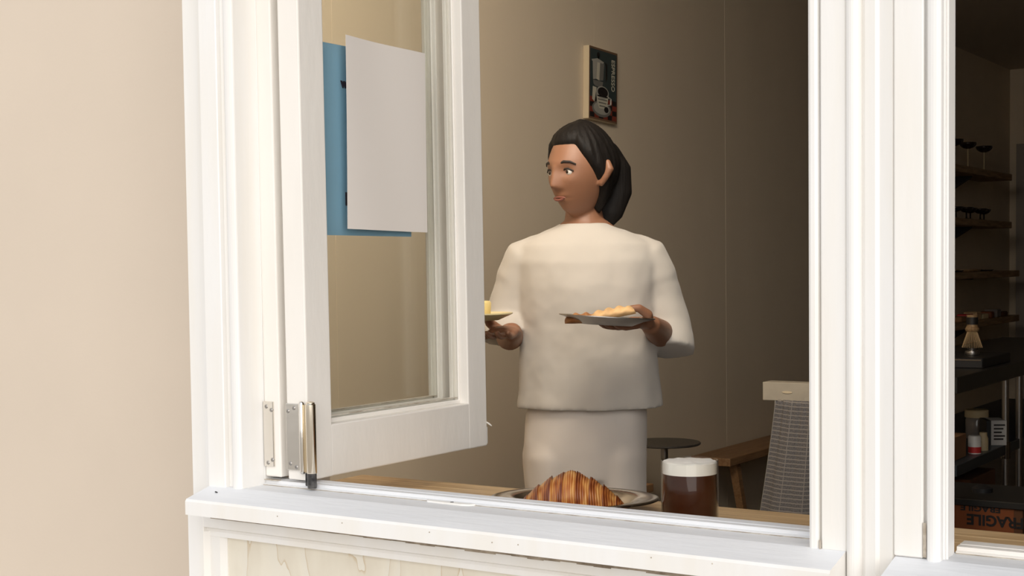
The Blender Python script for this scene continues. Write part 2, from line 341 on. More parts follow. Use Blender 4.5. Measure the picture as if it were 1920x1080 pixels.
# nails and grime
random.seed(3)
for (x, z) in ((-1.39, .998), (-1.27, .999), (-1.12, 1.000), (-1.02, .996), (-.98, .997), (-.79, 1.0), (-.71, 1.001)):
    bm = bmesh.new(); bm_tube(bm, [(x, 1.5003, z), (x, 1.4994, z)], [.0010, .0008], 8); obj('nail_head', bm, m_dirt, w1)
bm = bmesh.new(); bm_tube(bm, [(-1.545, 1.5325, 1.0168), (-1.541, 1.5305, 1.0169), (-1.538, 1.5300, 1.0165)], [.0008, .0011, .0006], 6); obj('paint_chip', bm, m_black, w1)
box('corner_grime', -1.5078, -1.480, 1.5990, 1.6065, 1.0288, 1.0298, m_dirt, w1, bev=0)

# --- stall riser under window 1: frame, mould, grained panel
rs = struct('wall_riser')
def riser(x0, x1):
    box('riser_rail', x0, x1, 1.560, 1.60, .9535, .985, m_paint, rs)
    box('riser_stile', x0, x0+.034, 1.5595, 1.60, -.12, .985, m_paint, rs); box('riser_stile', x1-.034, x1, 1.5595, 1.60, -.12, .985, m_paint, rs)
    # moulding: sloping inner frame
    a = x0+.034; b = x1-.034
    bm = bmesh.new(); bm_prism(bm, [(1.5605, .9535), (1.5665, .9515), (1.5680, .9470), (1.5665, .9400), (1.5755, .9380), (1.60, .9380), (1.60, .9535)], 'x', a, b); obj('moulding', bm, m_paint, rs)
    bm = bmesh.new(); bm_prism(bm, [(a, 1.5605), (a+.006, 1.5675), (a+.026, 1.5680), (a+.033, 1.5765), (a+.033, 1.60), (a, 1.60)], 'z', -.1, .9470); obj('moulding', bm, m_paint, rs)
    bm = bmesh.new(); bm_prism(bm, [(b, 1.5605), (b-.006, 1.5675), (b-.026, 1.5680), (b-.033, 1.5765), (b-.033, 1.60), (b, 1.60)], 'z', -.1, .9470); obj('moulding', bm, m_paint, rs)
    box('riser_panel', a+.030, b-.030, 1.5785, 1.60, -.1, .9385, m_ply, rs, bev=0)
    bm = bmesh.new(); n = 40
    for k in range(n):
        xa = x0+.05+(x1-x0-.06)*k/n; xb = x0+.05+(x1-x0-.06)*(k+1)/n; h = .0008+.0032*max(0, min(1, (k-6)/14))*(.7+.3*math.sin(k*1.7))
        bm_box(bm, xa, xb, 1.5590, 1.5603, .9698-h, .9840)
    obj('seam_grime_and_shade', bm, m_seam_shade, rs)  # dark strip painted in for the shaded gap below the sill edge
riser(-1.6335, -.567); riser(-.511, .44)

# ================================================================== FOLDED SASHES
def leaf(x0, x1, ystart, width, zb, xg, name, hinge=True):
    """one folding leaf standing perpendicular to the facade; right face at x1"""
    y0, y1 = ystart, ystart+width
    bm = bmesh.new()
    st = .056; zt = 2.60
    bm_box(bm, x0, x1, y0, y0+st, zb, zt, .0022, 2); bm_box(bm, x0, x1, y1-st, y1, zb, zt, .0022, 2)
    bm_box(bm, x0+.0002, x1-.0002, y0+st-.003, y1-st+.003, zb+.0004, zb+.080, .0022, 2); bm_box(bm, x0+.0002, x1-.0002, y0+st-.003, y1-st+.003, zt-.07, zt, .0022, 2)
    f = obj(name, bm, m_sash, w1)
    ya, yb, za, zc = y0+st, y1-st, zb+.080, zt-.07
    # glazing bead around the glass (room side lip)
    for sgn, xa, bw in ((1, xg+.0035, .004), (-1, xg-.0115, .008)):
        bm = bmesh.new(); t = .007 if sgn < 0 else .0035
        bm_box(bm, xa, xa+bw, ya-.001, ya+t, za, zc, .0015); bm_box(bm, xa, xa+bw, yb-t, yb+.001, za, zc, .0015)
        bm_box(bm, xa, xa+bw, ya, yb, za-.001, za+t+.003, .0015); bm_box(bm, xa, xa+bw, ya, yb, zc-t, zc+.001, .0015)
        obj('glazing_bead', bm, m_sash, f)
    bm = bmesh.new(); bm_box(bm, xg-.002, xg+.002, ya-.0005, yb+.0005, za-.0005, zc); obj('glass_pane', bm, m_glass, f)
    bm = bmesh.new(); bm_box(bm, xg-.0035, xg+.0034, ya-.0009, ya-.0003, za, zc); bm_box(bm, xg-.0035, xg+.0034, yb+.0003, yb+.0009, za, zc); bm_box(bm, xg+.0022, xg+.0034, ya, yb, za+.009, za+.0105); obj('gasket', bm, m_dirt, f)
    return f
L1 = leaf(-1.5070, -1.4750, 1.602, .475, 1.0345, -1.489, 'folding_sash')
L2 = leaf(-1.4590, -1.4180, 1.600, .475, 1.0330, -1.443, 'folding_sash')
def screw(x, z, y, parent, r=.0032):
    bm = bmesh.new(); bm_lathe(bm, [(0, .0012), (r*.6, .0011), (r, .0003), (r, -.002)], (0, 0, 0), 14)
    bm_box(bm, -r*.55, r*.55, -.0004, .0004, .0010, .0014); bm_box(bm, -.0004, .0004, -r*.55, r*.55, .0010, .0014)
    bmesh.ops.transform(bm, matrix=Matrix.Translation((x, y, z)) @ Matrix.Rotation(PI/2, 4, 'X') @ Matrix.Rotation(random.random()*3, 4, 'Z'), verts=bm.verts)
    return obj('screw', bm, m_steeld, parent)
def plate(x0, x1, z0, z1, y, parent):
    bm = bmesh.new(); bm_box(bm, x0, x1, y-.003, y+.001, z0, z1, .0012, 2); return obj('hinge_plate', bm, m_chrome, parent, label='polished chrome hinge plate')
plate(-1.5065, -1.4860, 1.050, 1.150, 1.6015, L1)
for x, z in ((-1.4990, 1.142), (-1.4890, 1.137), (-1.4890, 1.061), (-1.4980, 1.056)): screw(x, z, 1.5985, L1)
plate(-1.4585, -1.4280, 1.0475, 1.1490, 1.5995, L2)
for x, z in ((-1.4535, 1.137), (-1.4415, 1.142), (-1.4510, 1.058), (-1.4390, 1.053)): screw(x, z, 1.5965, L2)
bm = bmesh.new(); bm_limb(bm, [(-1.4245, 1.5945, 1.0475), (-1.4245, 1.5945, 1.149)], [.0045, .0045], 20); obj('hinge_knuckle', bm, m_chrome, L2, True, auto=40)
bm = bmesh.new(); bm_tube(bm, [(-1.4165, 1.5955, 1.047), (-1.4165, 1.5955, 1.148)], [.0042, .0042], 20); obj('hinge_knuckle', bm, m_brass, L2, True, auto=40)
bm = bmesh.new(); bm_lathe(bm, [(0, 1.0465), (.0074, 1.0465), (.0078, 1.048), (.0078, 1.149), (.0066, 1.1505), (.0066, 1.152), (.004, 1.1535), (0, 1.154)], (-1.4045, 1.5920, 0), 28); obj('hinge_barrel', bm, m_barrel, L2, True, auto=35)
bm = bmesh.new(); bm_lathe(bm, [(0, 1.0245), (.0066, 1.0245), (.0070, 1.027), (.0070, 1.0468), (0, 1.0468)], (-1.4045, 1.5920, 0), 20); obj('roller_stub', bm, m_pipblack, L2, True, auto=35, label='chipped black roller stub')
bm = bmesh.new(); bm_box(bm, -1.4185, -1.4085, 1.592, 1.602, 1.0265, 1.0460, .001); obj('roller_stub', bm, m_pipblack, L2)
# loose paint flake at the sash corner
bm = bmesh.new(); bm_tube(bm, [(-1.4195, 2.0745, 1.075), (-1.4160, 2.0790, 1.071), (-1.4130, 2.0820, 1.0675)], [.0012, .0016, .0008], 6); obj('paint_flake', bm, m_sash, L2)
bm = bmesh.new(); bm_box(bm, -1.4203, -1.4192, 2.0748, 2.0775, 1.036, 1.066, .0003); obj('paint_flake', bm, m_paint, L2)

# the old sashes hang a hair out of plumb
LEAN = Matrix.Translation((-1.44, 0, 1.033)) @ Matrix.Rotation(-.0060, 4, 'Y') @ Matrix.Translation((1.44, 0, -1.033))
L1.matrix_world = LEAN; L2.matrix_world = LEAN
# ---- notices on the glass (papers hang on the pane)
def paper(name, x, ya, yb, za, zb, m, curl, tilt=0, label='', n=16):
    bm = bmesh.new(); G = []
    for j in range(n+1):
        row = []
        for i in range(n+1):
            u, v = i/n, j/n; y = ya+(yb-ya)*u + tilt*(v-.5)*(zb-za); z = za+(zb-za)*v - tilt*(u-.5)*(yb-ya)
            row.append(bm.verts.new((x+curl(u, v), y, z)))
        G.append(row)
    for j in range(n):
        for i in range(n): bm.faces.new((G[j][i], G[j][i+1], G[j+1][i+1], G[j+1][i]))
    o = obj(name, bm, m, None, True); s = o.modifiers.new('thick', 'SOLIDIFY'); s.thickness = .0003; s.offset = 0; es = o.modifiers.new('es', 'EDGE_SPLIT'); es.split_angle = .6
    o.matrix_world = LEAN
    return tag(o, label, 'paper')
paper('paper_notice', -1.4385, 1.718, 1.936, 1.4105, 1.7110, m_white_paper, lambda u, v: .0095*(1-u)**2 + .002*math.sin(u*6+v*2)*(1-u)**.5 + .0016*u, 0.012, 'blank white paper sheet taped to the front of the window glass')
pb = paper('paper_notice', -1.4465, 1.687, 1.903, 1.4020, 1.6990, m_blue, lambda u, v: .0006*math.sin(v*5)-.0004, .002, 'blue paper sheet behind the white one, stuck inside the window glass')
def yz_plane(y, z, x): return Matrix.Translation((x, y, z)) @ Matrix(((0, 0, 1, 0), (1, 0, 0, 0), (0, 1, 0, 0), (0, 0, 0, 1)))
text_mesh('letter', 'w', .020, m_ink, pb, yz_plane(1.7365, 1.6400, -1.4462), .0011)
bm = bmesh.new(); bm_box(bm, -1.4464, -1.4458, 1.733, 1.752, 1.449, 1.470, .0002); obj('printed_mark', bm, m_ink, pb)

# ================================================================== COUNTER inside the window
ct = thing('bar_counter', (-.65, 1.79, .985), 'pale oak bar counter running along inside both windows', 'counter')
def cbox(nm, x0, x1, y0, y1, z0, z1, m, p, bev=.001):
    bm = bmesh.new(); bm_box(bm, x0+.65, x1+.65, y0-1.79, y1-1.79, z0-.985, z1-.985, bev); return obj(nm, bm, m, p)
nb = 6
for i in range(nb):
    a = 1.640+(1.947-1.640)*i/nb; b = 1.640+(1.947-1.640)*(i+1)/nb
    cbox('board', -1.600, .40, a+.0002, b-.0002, .949, .985, m_oak, ct, .0006)
for x in (-1.55, -.55, .35): cbox('bracket', x-.02, x+.02, 1.6395, 1.90, .90, .949, m_blackm, ct)

# ---- plate
PR = math.radians(22)
PC = Vector((-1.079, 1.806, .985))
pl = thing('steel_plate', PC, 'oval stainless steel plate with a wide rim on the wooden counter', 'plate', rz=PR)
bm = bmesh.new()
prof = [(0, .004), (.055, .004), (.070, .0055), (.082, .012), (.092, .0185), (.100, .0205), (.121, .0225), (.1255, .0215), (.1262, .0195), (.124, .0185), (.100, .0165), (.090, .013), (.080, .005), (.072, 0), (.066, 0), (.064, .002), (0, .002)]
bm_lathe(bm, prof, (0, 0, 0), 72, 1, .77); obj('dish', bm, m_steel, pl, True, auto=50)

# ---- croissant
def croissant(L, H, seed=0, name='croissant', segs=9):
    NU, NV = 300, 72; bm = bmesh.new(); rings = []; cols = []
    for i in range(NU+1):
        u = i/NU; t = 2*u-1
        base = (max(0, 1-abs(t)**1.65))**.80+.03*max(0, 1-t*t)
        s = abs(t)*segs/2+.5; k = s-math.floor(s)          # shells stepping down from the centre
        step = .17*(1-k)**1.0 if abs(t) > 1/segs else .17*(1 - (abs(t)*segs)**2*.35)
        groove = -.06*math.exp(-((1-k)/.06)**2) if abs(t) > .05 else 0
        ring = []
        for j in range(NV):
            a = 2*PI*j/NV; tw = t*22 + .35*math.sin(a) + .25*noise.noise(Vector((t*3, a, seed)))
            fine = .018*math.sin(tw*7.0)+.006*math.sin(tw*17+1.5)
            r = H*.52*base*(1+step+groove+fine)
            r *= 1+.05*noise.noise(Vector((u*6, math.cos(a), math.sin(a)+seed)))
            y = r*math.cos(a)*1.18; z = r*math.sin(a)*1.05 + H*.50*base*.86
            z = max(z, .0008)
            x = L*.5*t; y += -.020*(1-t*t)*1 + .012
            ring.append(bm.verts.new((x, y, z)))
            # stripe tone: pale lamination lines between brown baked bands
            lam = .5+.5*math.sin(tw*7.0+.6); f2 = .5+.5*math.sin(tw*17+2)
            v = .70*(1-k)+.22*(1-lam)+.15*f2 + .35*noise.noise(Vector((t*20, a*2, seed+3)))+.12
            cols.append(min(1, max(0, v)))
        rings.append(ring)
    for r0, r1 in zip(rings, rings[1:]):
        for k in range(NV): bm.faces.new((r0[k], r0[(k+1) % NV], r1[(k+1) % NV], r1[k]))
    o = obj(name, bm, None, None, True)
    at = o.data.attributes.new('bake', 'FLOAT', 'POINT'); at.data.foreach_set('value', cols)
    m = bpy.data.materials.get('croissant_crust')
    if not m:
        m = bpy.data.materials.new('croissant_crust'); m.use_nodes = True; n = m.node_tree.nodes; l = m.node_tree.links; B = n['Principled BSDF']
        A = n.new('ShaderNodeAttribute'); A.attribute_name = 'bake'; r = n.new('ShaderNodeValToRGB'); e = r.color_ramp.elements
        e[0].position = .12; e[0].color = (.74, .43, .15, 1); e[1].position = .95; e[1].color = (.17, .035, .008, 1)
        k = e.new(.4); k.color = (.62, .29, .08, 1); k = e.new(.65); k.color = (.42, .13, .028, 1)
        l.new(A.outputs['Fac'], r.inputs[0]); l.new(r.outputs[0], B.inputs['Base Color']); B.inputs['Roughness'].default_value = .36; B.inputs['Coat Weight'].default_value = .15
    o.data.materials.append(m); return o
cz = croissant(.168, .0575)
cz.location = (-1.058, 1.762, .9905); cz.rotation_euler = (0, 0, math.radians(26))
tag(cz, 'golden brown croissant with baked ridges lying on the steel plate', 'croissant')

# ---- coffee drink
GX, GY, GR = -.8625, 1.752, .0392
dr = thing('iced_coffee', (GX, GY, .985), 'straight glass of dark coffee topped with white foam, beside the croissant plate', 'drink')
bm = bmesh.new(); bm_lathe(bm, [(0, 0), (GR-.002, 0), (GR, .002), (GR, .0970), (GR-.0006, .0978), (GR-.0014, .0970), (GR-.0014, .006), (0, .006)], seg=72); obj('glass', bm, m_tumbler, dr, True, auto=50)
bm = bmesh.new(); bm_lathe(bm, [(0, .0062), (GR-.0018, .0062), (GR-.0018, .0795), (0, .0795)], seg=72); obj('coffee', bm, m_coffee, dr, True, auto=50)
bm = bmesh.new(); rr = GR-.0018
prof = [(0, .0796), (rr, .0796), (rr, .0945), (rr-.002, .0958), (rr*.8, .0962), (rr*.6, .0966), (rr*.4, .0975), (rr*.2, .0972), (0, .0975)]
bm_lathe(bm, prof, seg=72)
for v in bm.verts:
    if v.co.z > .09: v.co.z += .0016*noise.noise(Vector((v.co.x*90, v.co.y*90, 3)))
    elif v.co.z < .08 and (v.co.x**2+v.co.y**2) > .0001: v.co.z += 0
obj('milk_foam', bm, m_foam, dr, True, auto=50)
# crumb on the counter edge
bm = bmesh.new(); bm_limb(bm, [(-.808, 1.646, .9885), (-.800, 1.648, .992), (-.790, 1.650, .9905), (-.783, 1.649, .989)], [.0025, .0045, .004, .002], 8)
tag(obj('dried_petal', bm, m_leafd, None, True), 'small dark brown crumb on the counter to the right of the coffee glass', 'crumb')

# ================================================================== ROOM FURNITURE
def loft_leg(bm, p0, p1, w, d): bm_tube(bm, [p0, p1], [(w, d), (w*.8, d*.8)], 4, True, ref=(1, 1, 0))
# round side table
TX, TY = -2.535, 4.93
tb = thing('side_table', (TX, TY, 0), 'small round dark metal side table on a thin pole by the left wall', 'table')
bm = bmesh.new(); bm_lathe(bm, [(0, .651), (.138, .651), (.141, .654), (.141, .658), (.139, .660), (0, .660)], seg=56); obj('table_top', bm, m_pole, tb, True, auto=40)
bm = bmesh.new(); bm_lathe(bm, [(.014, .010), (.014, .645), (.035, .647), (.035, .651)], seg=24); obj('pole', bm, m_steeld, tb, True, auto=40)
bm = bmesh.new(); bm_lathe(bm, [(0, 0), (.12, 0), (.12, .006), (.02, .012), (0, .012)], seg=48); obj('base', bm, m_pole, tb, True, auto=40)
# low stool behind person
st = thing('wooden_stool', (-2.46, 4.28, 0), 'low brown wooden stool mostly hidden behind the person', 'stool')
bm = bmesh.new(); bm_box(bm, -.15, .15, -.13, .13, .555, .585, .004, 2); obj('seat', bm, m_benchw, st)
for sx_ in (-1, 1):
    for sy_ in (-1, 1):
        bm = bmesh.new(); loft_leg(bm, (sx_*.11, sy_*.09, .555), (sx_*.14, sy_*.12, 0), .02, .02); obj('leg', bm, m_benchw, st)
# bench along the wall
bn = thing('wooden_bench', (-2.695, 6.6, 0), 'long brown wooden bench with splayed legs against the left wall', 'bench')
bm = bmesh.new(); bm_box(bm, -.095, .095, -.92, .92, .464, .500, .004, 2); obj('seat', bm, m_benchw, bn)
for sy_ in (-1, 1):
    for sx_ in (-1, 1):
        bm = bmesh.new(); loft_leg(bm, (sx_*.06, sy_*.80, .466), (sx_*.082, sy_*.68, 0), .026, .026); obj('leg', bm, m_benchw, bn)
    bm = bmesh.new(); bm_box(bm, -.07, .07, sy_*.76-.02, sy_*.76+.02, .16, .19, .003); obj('stretcher', bm, m_benchw, bn)
# curtained console
KX, KY = -1.68, 3.9
cs = thing('curtained_stand', (-1.42, 3.93, 0), 'stone topped stand hung with a grey checked cloth skirt, left of the post', 'stand')
bm = bmesh.new(); bm_box(bm, -.26, .26, -.03, .03, .947, 1.001, .0015); obj('top_board', bm, m_board, cs)
bm = bmesh.new(); bm_prism(bm, [(-.13, .957), (-.055, .998), (.02, .957), (.02, .950), (-.13, .950)], 'y', -.0305, -.0298); obj('stain', bm, mat('board_stain', (.40, .36, .29), .5), cs)
bm = bmesh.new(); bm_lathe(bm, [(0, 0), (.014, 0), (.016, .001), (.014, .002), (0, .002)], seg=20, sy=.22); bmesh.ops.transform(bm, matrix=Matrix.Translation((-.183+.0, -.0305, .973)) @ Matrix.Rotation(PI/2, 4, 'X'), verts=bm.verts); obj('badge', bm, m_rimwood, cs)
for s in (-1, 1):
    bm = bmesh.new(); bm_box(bm, s*.20-.02, s*.20+.02, -.018, .018, 0, .947, .002); obj('upright', bm, m_benchw, cs)
    bm = bmesh.new(); bm_box(bm, s*.20-.025, s*.20+.025, -.16, .16, 0, .04, .003); obj('foot', bm, m_benchw, cs)
# skirt with folds and UVs in metres
bm = bmesh.new(); uvl = bm.loops.layers.uv.new('UVMap'); NU, NV = 120, 50; G = []; UVC = {}
for j in range(NV+1):
    v = j/NV; z = .950-v*.93; row = []
    for i in range(NU+1):
        u = i/NU; spread = 1+.10*min(v, 1)*3*v**.4*.55
        x = (-.222+.47*u); x = x*(1+.0) - (.16*v**1.1 if u < .5 else -.03*v)*abs(u-.5)*2
        fold = (.006+.016*v**.5)*(math.sin(u*19+1.0+.6*math.sin(v*3)) + .5*math.sin(u*41+v*2+.4)) + .004*math.sin(u*150)*(1-v)**4
        vt = bm.verts.new((x, -.034+fold*.75-.012*v, z)); row.append(vt); UVC[vt] = (u*.62, z + .004*math.sin(u*8))
    G.append(row)
for j in range(NV):
    for i in range(NU):
        f = bm.faces.new((G[j][i], G[j][i+1], G[j+1][i+1], G[j+1][i]))
        for lp in f.loops: lp[uvl].uv = UVC[lp.vert]
o = obj('cloth_skirt', bm, m_cloth, cs, True); sl = o.modifiers.new('t', 'SOLIDIFY'); sl.thickness = .0015

# picture
pc = thing('espresso_picture', (XW+.0012, 4.895, 2.055), 'small upright poster with a coffee pot and cup reading ESPRESSO on the left wall', 'picture')
pc.rotation_euler = (-.034, 0, 0); pc.scale = (1, .95, .965)
PW, PH, PD = .118, .1455, .026
bm = bmesh.new(); bm_box(bm, 0, PD, -PW, PW, -PH, PH, .001); obj('backing_panel', bm, m_rimwood, pc)
def flat(name, poly, m, d):      # poly in (y,z) of the picture plane, thin print layer
    bm = bmesh.new(); bm_prism(bm, poly, 'x', PD+d-.0005, PD+d); return obj(name, bm, m, pc)
def rect(a, b, c, d): return [(a, c), (b, c), (b, d), (a, d)]
def ell(cy, cz_, ry, rz_, n=24, a0=0, a1=2*PI): return [(cy+ry*math.cos(a0+(a1-a0)*k/n), cz_+rz_*math.sin(a0+(a1-a0)*k/n)) for k in range(n)]
flat('printed_border', rect(-PW+.001, PW-.001, -PH+.001, PH-.001), m_rust, .0005)
flat('printed_ground', rect(-PW+.008, PW-.008, -.055, PH-.009), m_teal, .0010)
for i in range(6):
    for j in range(4):
        y0 = -PW+.008+i*(2*PW-.016)/6; z0 = -PH+.009+j*.0203
        flat('printed_check', rect(y0, y0+(2*PW-.016)/6, z0, z0+.0203), m_postred if (i+j) % 2 else m_postblk, .0012)
flat('printed_pot_lid', [(-.100, .092), (-.050, .102), (0.002, .092), (-.004, .086), (-.094, .086)], m_postgrey, .0016)
flat('printed_pot_body', [(-.090, .086), (-.056, .086), (-.060, .018), (-.086, .014)], m_postgrey, .0016)
flat('printed_pot_body', [(-.054, .086), (-.030, .086), (-.036, .014), (-.058, .018)], m_cream, .0016)
flat('printed_pot_body', [(-.028, .086), (.004, .086), (-.004, .018), (-.034, .014)], m_postdk, .0016)
flat('printed_pot_band', [(-.086, .012), (-.004, .012), (-.010, -.006), (-.030, -.012), (-.070, -.010), (-.082, -.004)], m_postdk, .0016)
flat('printed_pot_handle', [(.006, .094), (.030, .086), (.030, .030), (.018, .012), (.016, .080)], m_postblk, .0016)
flat('printed_pot_knob', ell(-.044, .116, .012, .012), m_postblk, .0016); flat('printed_pot_neck', rect(-.050, -.038, .100, .110), m_postblk, .0016)
flat('printed_milk', [(-.088, -.014), (-.058, -.016), (-.074, -.075), (-.092, -.066)], m_cream, .0018)
flat('printed_saucer', ell(-.015, -.098, .078, .033), m_postdk, .0018); flat('printed_saucer', ell(-.015, -.096, .066, .025), m_postgrey, .0021)
flat('printed_cup', [(-.060, -.036), (.040, -.036), (.034, -.070), (.018, -.096), (-.036, -.096), (-.054, -.070)], m_cream, .0024)
for k in range(4):
    z = -.050-.013*k; w = .046-.007*k
    flat('printed_stripe', rect(-.010-w, -.010+w, z, z+.005), m_postdk, .0027)
flat('printed_cup_rim', ell(-.010, -.032, .052, .026), m_postgrey, .0027); flat('printed_coffee', ell(-.008, -.030, .042, .020), m_postblk, .0030)
bm = bmesh.new(); bm_tube(bm, [(PD+.002, .036, -.046), (PD+.002, .060, -.050), (PD+.002, .058, -.074), (PD+.002, .030, -.080)], [.0035]*4, 6); obj('printed_cup_handle', bm, m_postgrey, pc)
flat('printed_bean', ell(.022, -.098, .018, .012), m_postblk, .0032)
tx = text_mesh('poster_lettering', 'ESPRESSO', .038, m_cream, pc, Matrix.Translation((PD+.0016, .078, .048)) @ Matrix.Rotation(-PI/2, 4, 'X') @ Matrix(((0, 0, 1, 0), (1, 0, 0, 0), (0, 1, 0, 0), (0, 0, 0, 1))) @ Matrix.Scale(.80, 4, (1, 0, 0)), .0001)

# ---- wall shelves far back
XF = -2.58
shl = ['topmost wooden wall shelf, holding tall stemmed glasses', 'second wooden wall shelf from the top, holding squat glass cups', 'third wooden wall shelf from the top, holding flat trays', 'fourth wooden wall shelf from the top, holding coloured packets', 'lowest wooden wall shelf, just above the worktop']
for i, (zt, y1) in enumerate(((1.958, 10.40), (1.622, 10.40), (1.277, 10.62), (.955, 10.62), (.775, 10.62))):
    sh = thing('wall_shelf', (XW+.0012, 9.7, zt), shl[i], 'shelf', group='wooden wall shelves at the back')
    bm = bmesh.new(); bm_box(bm, 0, XF-XW, -1.0, y1-9.7, -.045, 0, .003); obj('board', bm, m_shelfw, sh)
    for by in (9.62, 9.0):
        bm = bmesh.new()
        if i == 2: bm_box(bm, .0, .012, by-9.7-.02, by-9.7+.022, -.22, -.045, .001); bm_box(bm, 0, .16, by-9.7-.02, by-9.7+.022, -.052, -.045, .001)
        else: bm_prism(bm, [(0, -.045), (.15, -.045), (.15, -.055), (.03, -.13), (0, -.13)], 'y', by-9.7-.02, by-9.7+.02)
        obj('bracket', bm, m_blackm, sh)
def coupe(loc, h, r, stem, lab, grp, m1=m_jar):
    t = thing('coupe_glass' if stem else 'glass_cup', loc, lab, 'glass', group=grp)
    bm = bmesh.new(); b = h-r*.75
    pr = [(0, b)] + [(r*math.sin(a), h-(r*.75)*math.cos(a)) for a in [PI/2*k/6 for k in range(1, 7)]] + [(r-.002, h)] + [(max((r-.003)*math.sin(a), 0), h+.0-(r*.72)*math.cos(a)) for a in [PI/2*k/6 for k in range(5, -1, -1)]]
    bm_lathe(bm, pr, seg=24); obj('bowl', bm, m_blackg, t, True)
    bm = bmesh.new(); bm_lathe(bm, [(0, 0), (r*.6, 0), (r*.6, .002), (.005, .006), (.0045, b), (0, b+.002)], seg=16); obj('stem', bm, m_lid if stem else m_blackg, t, True)
    return t
m_blackg = mat('smoked_glass', (.02, .012, .010), .12)
CL = {0: 'tall stemmed coupe glass nearest the window post on the top shelf', 1: 'middle one of the tall stemmed coupe glasses on the top shelf', 2: 'tall stemmed coupe glass nearest the free end of the top shelf'}
for k, (y, h) in enumerate(((9.17, .165), (9.47, .165), (9.86, .165))): coupe((-2.63, y, 1.958), h, .056, True, CL[k], 'tall coupe glasses on the top shelf')
SL = ['squat dark glass cup at the hidden end of the second shelf row', 'squat dark glass cup, second from the window post in the row', 'squat dark glass cup at the middle of the second shelf row', 'squat dark glass cup, second from the free end of the row', 'squat dark glass cup at the free end of the second shelf']
for k in range(5): coupe((-2.63+.02*(k % 2), 9.20+.165*k, 1.622), .075, .046, False, SL[k], 'squat cups on the second shelf')
for k, (y, w, h) in enumerate(((9.25, .14, .012), (9.62, .16, .016), (10.02, .12, .010))):
    bm = bmesh.new(); bm_lathe(bm, [(0, 0), (w*.8, 0), (w, h), (w-.004, h), (w*.78, .004), (0, .004)], (0, 0, 0), 24, .6, 1)
    o = obj('serving_tray', bm, m_blackg if k != 1 else m_shelfw, None, True); o.location = (-2.68, y, 1.277)
    tag(o, ['dark flat tray nearest the post on the third shelf', 'wooden flat tray in the middle of the third shelf', 'dark flat tray at the free end of the third shelf'][k], 'tray')
pk = [m_card, m_red, m_oak, m_lid, m_red, m_jar, m_whitepl]; pn = ['brown', 'red', 'pale wooden', 'cream', 'deep red', 'smoky grey', 'white']
pk[6] = m_carddark; pn[6] = 'dark orange'; pk[4] = m_orange; pn[4] = 'orange'; 
for k in range(7):
    h = .035+.02*((k*7) % 3)/2
    o = box('packet', -.045, .045, -.055, .055, 0, h, pk[k], None, .006); o.location = (-2.64, 9.28+.17*k, .955); o.rotation_euler = (0, 0, .1*((k*5) % 3-1))
    tag(o, pn[k]+' small packet lying on the fourth wall shelf', 'packet', 'packets on the fourth wall shelf')

# ---- kitchen worktable (runs away from the window)
wt = thing('work_table', (-1.66, 6.2, 0), 'dark topped kitchen work table with round steel legs and a lower shelf', 'table')
wx, wy = 1.66, -6.2
def wbox(nm, x0, x1, y0, y1, z0, z1, m, bev=.002, **k):
    bm = bmesh.new(); bm_box(bm, x0+wx, x1+wx, y0+wy, y1+wy, z0, z1, bev); return obj(nm, bm, m, wt, **k)
wbox('table_top', -1.93, -1.40, 4.92, 7.6, .892, .950, m_blackm)
wbox('lower_shelf', -1.90, -1.41, 4.95, 7.5, .600, .640, m_blued)
for (x, y) in ((-1.415, 5.62), (-1.415, 5.83), (-1.415, 7.45), (-1.88, 4.99), (-1.88, 7.45)):
    bm = bmesh.new(); bm_lathe(bm, [(0, .0), (.013, .0), (.013, .893), (0, .893)], (x+wx, y+wy, 0), 20); obj('leg', bm, m_steeld, wt, True, auto=40)
bm = bmesh.new(); bm_lathe(bm, [(.013, .585), (.019, .585), (.019, .650), (.013, .650)], (-1.415+wx, 5.62+wy, 0), 20); obj('leg_collar', bm, m_steel, wt, True, auto=40)
# induction hob and scale on table top
hb = thing('countertop_hob', (-1.60, 5.55, .950), 'flat black appliance with a silver front line on the work table', 'appliance')
bm = bmesh.new(); bm_box(bm, -.17, .17, -.20, .20, 0, .038, .003); obj('body', bm, m_black, hb)
bm = bmesh.new(); bm_box(bm, -.165, .165, -.203, -.199, .029, .033); obj('trim_line', bm, m_steel, hb)
# tea whisk on stand
wk = thing('bamboo_whisk', (-1.515, 5.52, .988), 'bamboo tea whisk with splayed tines standing on the flat black appliance', 'whisk')
bm = bmesh.new(); bm_lathe(bm, [(0, 0), (.026, 0), (.028, .004), (.026, .016), (.018, .020), (.020, .028), (0, .028)], seg=24); obj('stand', bm, m_steeld, wk, True, auto=40)
bm = bmesh.new(); bm_lathe(bm, [(0, .092), (.024, .092), (.027, .10), (.023, .108), (.0205, .112), (.0205, .150), (.0215, .155), (0, .156)], seg=28); obj('handle', bm, m_shelfw, wk, True, auto=40)
bm = bmesh.new(); bm_lathe(bm, [(.0207, .118), (.0215, .118), (.0215, .146), (.0207, .146)], seg=28); obj('handle_wrap', bm, m_postblk, wk, True, auto=40)
for k in range(36):
    a = 2*PI*k/36; bm = bmesh.new(); c, s = math.cos(a), math.sin(a)
    bm_tube(bm, [(c*.017, s*.017, .094), (c*.024, s*.024, .072), (c*.038, s*.038, .030)], [.0011, .0011, .0008], 5); obj('tine', bm, m_bamboo, wk)
